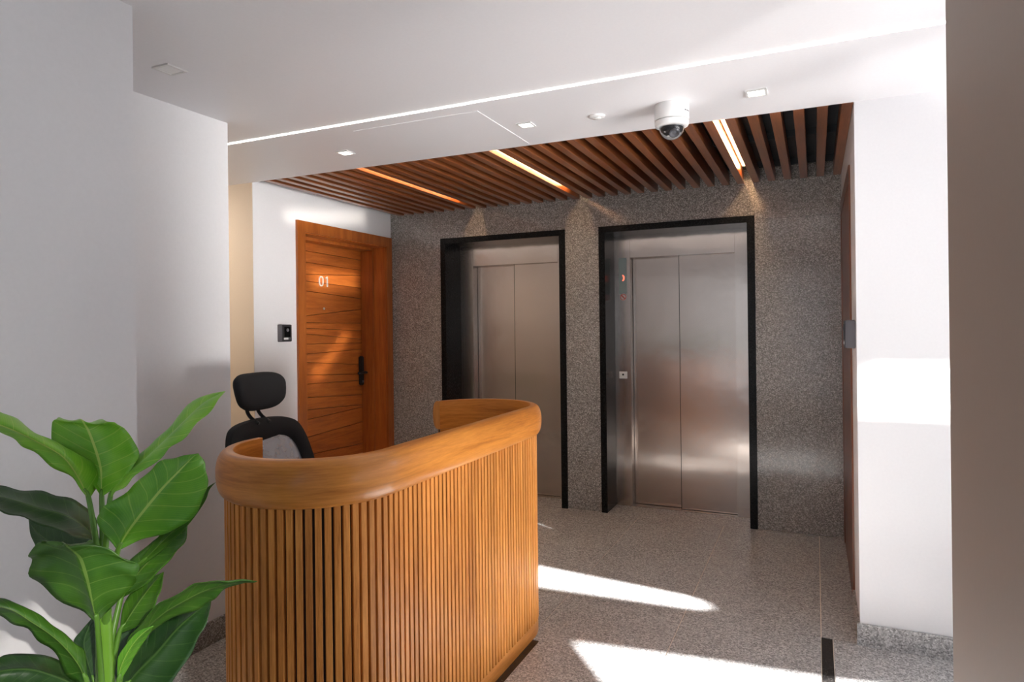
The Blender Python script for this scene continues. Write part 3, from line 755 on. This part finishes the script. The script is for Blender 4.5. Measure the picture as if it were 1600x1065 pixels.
lathe('gas_lift', [(0.028, 0.09), (0.028, 0.26), (0.017, 0.262), (0.017, 0.42), (0.05, 0.425), (0.05, 0.43)], 'blackplastic', ch, n=20, c=(0.15, 0, 0))
for i in range(5):
    a = 2 * PI * i / 5 + 0.3
    lg = tube('leg', [(0.15 + 0.02 * math.cos(a), 0.02 * math.sin(a), 0.11), (0.15 + 0.29 * math.cos(a), 0.29 * math.sin(a), 0.075)], [0.024, 0.014], 'blackplastic', ch)
    bm = bmesh.new()
    cx, cy = 0.15 + 0.29 * math.cos(a), 0.29 * math.sin(a)
    m4 = Matrix.Translation((cx, cy, 0.0275)) @ Matrix.Rotation(a, 4, 'Z')
    for off in (-0.013, 0.013):
        q = bmesh.new(); alathe(q, [(0.0, -0.008), (0.024, -0.008), (0.0275, -0.005), (0.0275, 0.005), (0.024, 0.008), (0.0, 0.008)], 16, (off, 0, 0), 'x'); q.transform(m4)
        me_ = bpy.data.meshes.new('x'); q.to_mesh(me_); q.free(); bm.from_mesh(me_); bpy.data.meshes.remove(me_)
    link('caster', tomesh(bm, 'caster', True), 'blackplastic', lg)

# ================================================================== PLANT IN FRONT
LEAVES = {"A":[[[-1.3937,0.9035,1.0664],[-1.3937,0.9035,1.0664],[-1.3937,0.9035,1.0664]],
 [[-1.3905,0.8846,1.1098],[-1.4379,0.8959,1.11],[-1.4104,0.9414,1.1082]],
 [[-1.4023,0.8588,1.1628],[-1.4577,0.8665,1.14],[-1.4365,0.9091,1.1593]],
 [[-1.4299,0.8258,1.1979],[-1.48,0.836,1.1787],[-1.4728,0.8722,1.1904]],
 [[-1.4447,0.7986,1.2205],[-1.4906,0.8107,1.2032],[-1.493,0.8426,1.218]],
 [[-1.4586,0.7719,1.2389],[-1.5027,0.7848,1.2284],[-1.5086,0.8151,1.2514]],
 [[-1.4772,0.743,1.2556],[-1.5197,0.7566,1.248],[-1.534,0.7831,1.2633]],
 [[-1.4948,0.7146,1.2548],[-1.4948,0.7146,1.2548],[-1.4948,0.7146,1.2548]]],"B":[[[-1.3887,0.9278,1.0664],[-1.3887,0.9278,1.0664],[-1.3887,0.9278,1.0664]],
 [[-1.397,0.9322,1.0934],[-1.4019,0.908,1.1078],[-1.3454,0.9337,1.0935]],
 [[-1.404,0.9373,1.1193],[-1.4462,0.8961,1.1338],[-1.3275,0.9501,1.1227]],
 [[-1.4173,0.9394,1.1483],[-1.4809,0.8885,1.1709],[-1.318,0.9627,1.1551]],
 [[-1.4333,0.9404,1.1762],[-1.4958,0.8899,1.2013],[-1.3359,0.9628,1.1841]],
 [[-1.4518,0.9402,1.206],[-1.5009,0.8959,1.2236],[-1.3602,0.96,1.2093]],
 [[-1.4719,0.9393,1.2247],[-1.4998,0.9046,1.2322],[-1.4,0.9501,1.2267]],
 [[-1.5693,0.9911,1.2102],[-1.5786,0.9649,1.2162],[-1.5089,0.9966,1.2124]],
 [[-1.6389,1.0226,1.1871],[-1.6185,1.0099,1.19],[-1.6185,1.0099,1.19]]],"C":[[[-1.3339,0.9088,1.0735],[-1.3339,0.9088,1.0735],[-1.3339,0.9088,1.0735]],
 [[-1.3405,0.9246,1.0866],[-1.2855,0.8947,1.0984],[-1.3923,0.956,1.0789]],
 [[-1.3281,0.9491,1.1188],[-1.2693,0.9209,1.1227],[-1.3879,0.9768,1.1069]],
 [[-1.3063,0.9779,1.1518],[-1.2402,0.953,1.1556],[-1.37,1.0038,1.1455]],
 [[-1.286,1.0059,1.1857],[-1.2234,0.9795,1.1828],[-1.3435,1.0347,1.1793]],
 [[-1.2636,1.035,1.2233],[-1.1959,1.0109,1.2216],[-1.3226,1.063,1.2212]],
 [[-1.2417,1.0638,1.2562],[-1.1811,1.0365,1.2546],[-1.2969,1.0936,1.2626]],
 [[-1.2112,1.0965,1.2811],[-1.2112,1.0965,1.2811],[-1.2112,1.0965,1.2811]]],"D":[[[-1.2823,0.8883,0.9778],[-1.2823,0.8883,0.9778],[-1.2823,0.8883,0.9778]],
 [[-1.2653,0.8929,1.0068],[-1.3459,0.8892,1.0285],[-1.2626,0.9271,0.9919]],
 [[-1.2424,0.9002,1.0395],[-1.3333,0.8918,1.0554],[-1.2121,0.947,1.0053]],
 [[-1.2102,0.9118,1.0809],[-1.2849,0.9107,1.0922],[-1.1688,0.9636,1.0318]],
 [[-1.1864,0.9195,1.1082],[-1.2486,0.9241,1.1238],[-1.1398,0.9737,1.0741]],
 [[-1.1603,0.9282,1.134],[-1.2195,0.9342,1.1514],[-1.1298,0.9751,1.1203]],
 [[-1.1344,0.9369,1.1598],[-1.1849,0.9468,1.162],[-1.133,0.9705,1.1522]],
 [[-1.1157,0.9423,1.1753],[-1.1157,0.9423,1.1753],[-1.1157,0.9423,1.1753]]],"E":[[[-1.2819,0.8445,0.8515],[-1.2819,0.8445,0.8515],[-1.2819,0.8445,0.8515]],
 [[-1.2799,0.8372,0.8822],[-1.3386,0.8435,0.8676],[-1.2807,0.8698,0.8694]],
 [[-1.2799,0.829,0.9262],[-1.3881,0.8127,0.9094],[-1.2478,0.8766,0.8987]],
 [[-1.2788,0.8212,0.9562],[-1.405,0.7967,0.9428],[-1.2175,0.8821,0.9328]],
 [[-1.2799,0.8125,0.9871],[-1.4011,0.7902,0.978],[-1.2103,0.8772,0.9606]],
 [[-1.2844,0.8022,1.0044],[-1.3837,0.7899,1.0041],[-1.2302,0.8599,0.9822]],
 [[-1.2887,0.792,1.0166],[-1.3599,0.7925,1.0149],[-1.2656,0.8355,1.0063]],
 [[-1.3425,0.8142,1.0081],[-1.3909,0.8251,1.0014],[-1.3445,0.8462,0.9982]],
 [[-1.3821,0.8319,0.98],[-1.4133,0.8506,0.97],[-1.4133,0.8506,0.97]]],"F":[[[-1.4772,0.9754,0.9472],[-1.4772,0.9754,0.9472],[-1.4772,0.9754,0.9472]],
 [[-1.4923,0.9538,0.9846],[-1.4574,0.9148,0.9774],[-1.5292,1.0029,0.995]],
 [[-1.5173,0.9278,1.0131],[-1.491,0.8848,0.9999],[-1.5546,0.9767,1.0286]],
 [[-1.5545,0.8962,1.0315],[-1.52,0.8569,1.022],[-1.5914,0.9453,1.0517]],
 [[-1.5844,0.8679,1.0523],[-1.5507,0.8283,1.0424],[-1.6314,0.9124,1.0614]],
 [[-1.6136,0.84,1.0672],[-1.5696,0.8051,1.0598],[-1.6678,0.8812,1.0738]],
 [[-1.6607,0.8039,1.0713],[-1.6607,0.8039,1.0713],[-1.6607,0.8039,1.0713]]],"G":[[[-1.4799,0.9741,0.94],[-1.4799,0.9741,0.94],[-1.4799,0.9741,0.94]],
 [[-1.5395,0.9689,0.9341],[-1.5504,0.964,0.9109],[-1.5259,0.9751,0.9632]],
 [[-1.6069,0.9602,0.9313],[-1.63,0.9497,0.9109],[-1.593,0.9666,0.9696]],
 [[-1.6616,0.9573,0.9494],[-1.6754,0.951,0.9346],[-1.6477,0.9636,0.9702]],
 [[-1.7033,0.9603,0.974],[-1.7033,0.9603,0.974],[-1.7033,0.9603,0.974]]],"H":[[[-1.2803,0.8233,0.7424],[-1.2803,0.8233,0.7424],[-1.2803,0.8233,0.7424]],
 [[-1.2789,0.8082,0.7842],[-1.322,0.8216,0.7394],[-1.291,0.8247,0.7988]],
 [[-1.286,0.7893,0.8241],[-1.3338,0.8005,0.7941],[-1.2931,0.8081,0.8254]],
 [[-1.2981,0.7681,0.8586],[-1.3463,0.7791,0.8306],[-1.308,0.7856,0.8591]],
 [[-1.3149,0.7447,0.889],[-1.3627,0.756,0.8642],[-1.3233,0.7629,0.8909]],
 [[-1.3311,0.7217,0.9166],[-1.3805,0.7321,0.8888],[-1.3444,0.7376,0.9187]],
 [[-1.3518,0.6965,0.931],[-1.3934,0.7106,0.9071],[-1.3669,0.7116,0.9344]],
 [[-1.3718,0.6717,0.9294],[-1.3718,0.6717,0.9294],[-1.3718,0.6717,0.9294]]],"I":[[[-1.3272,0.8569,0.675],[-1.3272,0.8569,0.675],[-1.3272,0.8569,0.675]],
 [[-1.3369,0.8283,0.7254],[-1.3256,0.8005,0.7109],[-1.3639,0.8709,0.7325]],
 [[-1.3502,0.798,0.7561],[-1.3356,0.7717,0.7356],[-1.3837,0.8377,0.7596]],
 [[-1.3657,0.7668,0.7789],[-1.3499,0.741,0.754],[-1.4113,0.801,0.785]],
 [[-1.3854,0.7337,0.7882],[-1.3661,0.7095,0.7664],[-1.4409,0.7633,0.7914]],
 [[-1.409,0.6987,0.786],[-1.409,0.6987,0.786],[-1.409,0.6987,0.786]]],"J":[[[-1.3836,0.963,0.8369],[-1.3836,0.963,0.8369],[-1.3836,0.963,0.8369]],
 [[-1.3711,0.9797,0.8677],[-1.4012,0.988,0.8916],[-1.331,0.976,0.8667]],
 [[-1.3479,1.0013,0.9059],[-1.3882,1.0049,0.9192],[-1.3082,0.9974,0.8931]],
 [[-1.3243,1.023,0.9361],[-1.3617,1.028,0.9457],[-1.2875,1.0178,0.9255]],
 [[-1.303,1.0437,0.9611],[-1.3376,1.05,0.9638],[-1.2715,1.0361,0.9543]],
 [[-1.2918,1.0598,0.9808],[-1.2918,1.0598,0.9808],[-1.2918,1.0598,0.9808]]],"K":[[[-1.3583,0.9416,0.7739],[-1.3583,0.9416,0.7739],[-1.3583,0.9416,0.7739]],
 [[-1.3484,0.9626,0.8082],[-1.3809,0.9698,0.8236],[-1.3062,0.9598,0.8001]],
 [[-1.3405,0.9827,0.8364],[-1.3742,0.9893,0.8525],[-1.2959,0.981,0.8344]],
 [[-1.331,1.0035,0.8624],[-1.3633,1.0107,0.8635],[-1.299,0.9961,0.8573]],
 [[-1.3236,1.0233,0.8834],[-1.3236,1.0233,0.8834],[-1.3236,1.0233,0.8834]]],"L":[[[-1.3008,0.9019,0.7019],[-1.3008,0.9019,0.7019],[-1.3008,0.9019,0.7019]],
 [[-1.2753,0.9025,0.7602],[-1.2514,0.8804,0.7939],[-1.2798,0.9224,0.7542]],
 [[-1.236,0.9094,0.8162],[-1.2197,0.8839,0.8362],[-1.2366,0.9311,0.8083]],
 [[-1.1915,0.9187,0.856],[-1.1713,0.895,0.8863],[-1.1942,0.9395,0.8357]],
 [[-1.1418,0.9303,0.8864],[-1.1214,0.9067,0.9135],[-1.1394,0.9534,0.8574]],
 [[-1.1009,0.938,0.9076],[-1.0834,0.913,0.9355],[-1.1017,0.9596,0.8792]],
 [[-1.0617,0.9449,0.9212],[-1.036,0.9236,0.9388],[-1.0724,0.962,0.9045]],
 [[-1.0196,0.953,0.9308],[-0.9959,0.9309,0.9446],[-1.0343,0.9683,0.9206]],
 [[-0.9815,0.9594,0.9354],[-0.9815,0.9594,0.9354],[-0.9815,0.9594,0.9354]]],"M":[[[-1.3547,0.9433,0.6511],[-1.3547,0.9433,0.6511],[-1.3547,0.9433,0.6511]],
 [[-1.3387,0.9689,0.683],[-1.3881,0.9793,0.6989],[-1.2834,0.9721,0.6452]],
 [[-1.3156,0.9977,0.7159],[-1.3671,1.0072,0.7331],[-1.2541,1.0037,0.6837]],
 [[-1.2916,1.0269,0.7568],[-1.3413,1.0373,0.7753],[-1.2376,1.0296,0.7333]],
 [[-1.2734,1.0535,0.7817],[-1.3201,1.0652,0.7895],[-1.2309,1.0509,0.7674]],
 [[-1.2638,1.0762,0.7945],[-1.3036,1.0911,0.7954],[-1.2354,1.0672,0.7912]],
 [[-1.2616,1.0955,0.8078],[-1.2616,1.0955,0.8078],[-1.2616,1.0955,0.8078]]],"N":[[[-1.2469,0.8605,0.7286],[-1.2469,0.8605,0.7286],[-1.2469,0.8605,0.7286]],
 [[-1.2325,0.8588,0.7698],[-1.2391,0.8558,0.7823],[-1.2354,0.8795,0.7646]],
 [[-1.2081,0.8617,0.8104],[-1.2182,0.8571,0.813],[-1.2132,0.8813,0.797]],
 [[-1.1818,0.8654,0.8383],[-1.1884,0.8624,0.8433],[-1.1901,0.8836,0.824]],
 [[-1.1547,0.8695,0.8573],[-1.1547,0.8695,0.8573],[-1.1547,0.8695,0.8573]]],"O":[[[-1.3773,0.9769,0.8818],[-1.3773,0.9769,0.8818],[-1.3773,0.9769,0.8818]],
 [[-1.3019,0.9981,0.955],[-1.3107,0.9941,0.9648],[-1.2932,1.002,0.9451]],
 [[-1.2403,1.0129,1.0134],[-1.249,1.009,1.0246],[-1.2316,1.0169,1.005]],
 [[-1.1971,1.0194,1.0574],[-1.2033,1.0166,1.063],[-1.1922,1.0217,1.0533]],
 [[-1.1757,1.016,1.0834],[-1.1781,1.0149,1.0848],[-1.1732,1.0171,1.0807]],
 [[-1.1509,1.0141,1.0995],[-1.1509,1.0141,1.0995],[-1.1509,1.0141,1.0995]]],"P":[[[-1.3897,0.9603,0.6279],[-1.3897,0.9603,0.6279],[-1.3897,0.9603,0.6279]],
 [[-1.3882,0.9747,0.6842],[-1.4099,0.9648,0.6915],[-1.364,0.9857,0.6768]],
 [[-1.3853,0.9898,0.7344],[-1.4135,0.9769,0.7461],[-1.3544,1.0038,0.7227]],
 [[-1.3835,1.0043,0.7785],[-1.4042,0.9949,0.7887],[-1.3602,1.0149,0.7682]],
 [[-1.3842,1.0177,0.8119],[-1.3842,1.0177,0.8119],[-1.3842,1.0177,0.8119]]],"Q":[[[-1.4043,0.9207,0.6585],[-1.4043,0.9207,0.6585],[-1.4043,0.9207,0.6585]],
 [[-1.4212,0.9185,0.7039],[-1.4437,0.9082,0.6933],[-1.3999,0.9282,0.7105]],
 [[-1.4356,0.9174,0.7497],[-1.4581,0.9071,0.7499],[-1.413,0.9277,0.7562]],
 [[-1.4302,0.9253,0.7844],[-1.4466,0.9179,0.775],[-1.4151,0.9322,0.7884]],
 [[-1.4249,0.9333,0.807],[-1.4249,0.9333,0.807],[-1.4249,0.9333,0.807]]]}
PX, PY = -1.349, 0.9025
pl = thing('potted_plant', 'tall broad-leaved green plant in the foreground at left of the desk', 'plant', (PX, PY, 0))
def blade(st, mat, parent, off, curl=0.0):
    rows = []
    m = crom([s[0] for s in st], 5); a = crom([s[1] for s in st], 5); b = crom([s[2] for s in st], 5)
    bm = bmesh.new(); uvl = bm.loops.layers.uv.new('UVMap'); NW = 6; g = []
    rnd = random.random() * 6
    for i, (p, l, r) in enumerate(zip(m, a, b)):
        row = []
        wl, wr = (l - p), (r - p)
        nrm = wl.cross(m[min(i + 1, len(m) - 1)] - m[max(i - 1, 0)])
        nrm = nrm.normalized() if nrm.length > 1e-9 else Vector((0, 0, 0))
        for k in range(-NW, NW + 1):
            f = abs(k) / NW; e = wl if k < 0 else wr
            q = p + e * f
            # shallow belly between midrib and margin, gentle ripple at the margin and a raised midrib
            wd = e.length
            q = q + nrm * (0.10 * wd * math.sin(PI * f) + 0.045 * wd * f * f * math.sin(i * 0.85 + rnd + (1.3 if k < 0 else 0)) - (0.0016 if k == 0 else 0))
            q = q + nrm * (0.012 * wd * math.sin(f * 3 + i * 1.25) * f)
            row.append(bm.verts.new(q - off))
        g.append(row)
    nn = len(g) - 1
    for i in range(nn):
        for k in range(2 * NW):
            f = bm.faces.new((g[i][k], g[i][k + 1], g[i + 1][k + 1], g[i + 1][k]))
            for lp, (u, v) in zip(f.loops, ((k, i), (k + 1, i), (k + 1, i + 1), (k, i + 1))): lp[uvl].uv = (u / (2 * NW), v / nn)
    bmesh.ops.remove_doubles(bm, verts=bm.verts, dist=1e-6)
    me = tomesh(bm, 'leaf', True)
    o = link('leaf', me, mat, parent)
    md = o.modifiers.new('thick', 'SOLIDIFY'); md.thickness = 0.0012; md.offset = 0
    # raised midrib under the blade
    return o
PO = Vector((PX, PY, 0))
LM = dict(A='leafy', B='leafy', C='leafy', D='leaf', E='leafd', F='leafk', G='leafk', H='leafd', I='leafk', J='leafd', K='leafd', L='leafd', M='leafk', N='leaf', O='leafd', P='leafk', Q='leafk')  # lighter greens carry light, darker greens carry shade on these leaves
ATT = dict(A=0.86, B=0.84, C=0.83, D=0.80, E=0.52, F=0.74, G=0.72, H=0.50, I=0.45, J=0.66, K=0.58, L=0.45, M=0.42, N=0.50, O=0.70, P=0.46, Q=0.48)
for k, st in LEAVES.items():
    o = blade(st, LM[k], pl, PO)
    b0 = Vector(st[0][0]) - PO; b1 = Vector(st[1][0]) - PO
    z = min(ATT[k], b0.z - 0.03)
    a0 = Vector((0, 0, z)); dr = (b0 - b1).normalized()
    tube('petiole', crom([a0, a0.lerp(b0, 0.55) + dr * 0.01, b0, b0.lerp(b1, 0.6)], 5), [0.009, 0.0085, 0.008, 0.0075, 0.007, 0.0066, 0.0062, 0.0058, 0.0055, 0.0052, 0.005, 0.0046, 0.0042, 0.0036, 0.003, 0.0022], 'petiole', o, n=8)
tp = crom([(0.004, 0.0, 0.27), (-0.004, 0.002, 0.45), (0.003, 0, 0.65), (0.0, 0, 0.80), (-0.004, 0.001, 0.87)], 8)
tube('trunk', tp, [0.023 - 0.010 * i / (len(tp) - 1) + (0.0012 if i % 4 == 0 else 0) for i in range(len(tp))], 'trunk', pl, n=14)
lathe('pot', [(0.0, 0.0), (0.115, 0.0), (0.122, 0.006), (0.150, 0.30), (0.153, 0.31), (0.148, 0.315), (0.140, 0.31), (0.138, 0.285)], 'pot', pl, n=48)
lathe('soil', [(0.1375, 0.272), (0.1375, 0.283), (0.06, 0.287), (0.0, 0.288)], 'soil', pl, n=40)

# ================================================================== PLANT IN THE CORRIDOR (only one leaf tip shows)
p2 = thing('corridor_plant', 'small leafy plant peeping out from behind the left wall', 'plant', (-3.24, 2.72, 0))
lathe('pot', [(0.0, 0.0), (0.10, 0.0), (0.107, 0.006), (0.13, 0.26), (0.133, 0.27), (0.122, 0.27), (0.12, 0.245), (0.0, 0.245)], 'pot', p2, n=40)
tube('trunk', crom([(0, 0, 0.245), (0.01, 0, 0.5), (0.0, 0.0, 0.78)], 6), 0.012, 'trunk', p2)
for i in range(7):
    a = -0.03 + i * 2 * PI / 7; dv = Vector((math.cos(a), math.sin(a), 0)); sd_ = Vector((-math.sin(a), math.cos(a), 0))
    h = 0.62 + 0.02 * (i % 3)
    lf = 0.86 if i == 0 else 0.62
    st = []
    for t_, wd in ((0, 0), (0.2, 0.022), (0.5, 0.035), (0.8, 0.022), (1.0, 0)):
        p = Vector((0, 0, h)) + dv * (0.06 + 0.22 * t_ * lf / 0.62) + Vector((0, 0, 0.26 * t_ - 0.10 * t_ * t_ + (0.075 * t_ if i == 0 else 0)))
        st.append((p, p - sd_ * wd + Vector((0, 0, 0.01)), p + sd_ * wd + Vector((0, 0, 0.01))))
    o = blade([[tuple(v) for v in s] for s in st], 'leafd', p2, Vector((0, 0, 0)))
    tube('petiole', [(0, 0, h - 0.03), tuple(Vector((0, 0, h)) + dv * 0.06), tuple(Vector(st[1][0]))], 0.004, 'petiole', o, n=6)
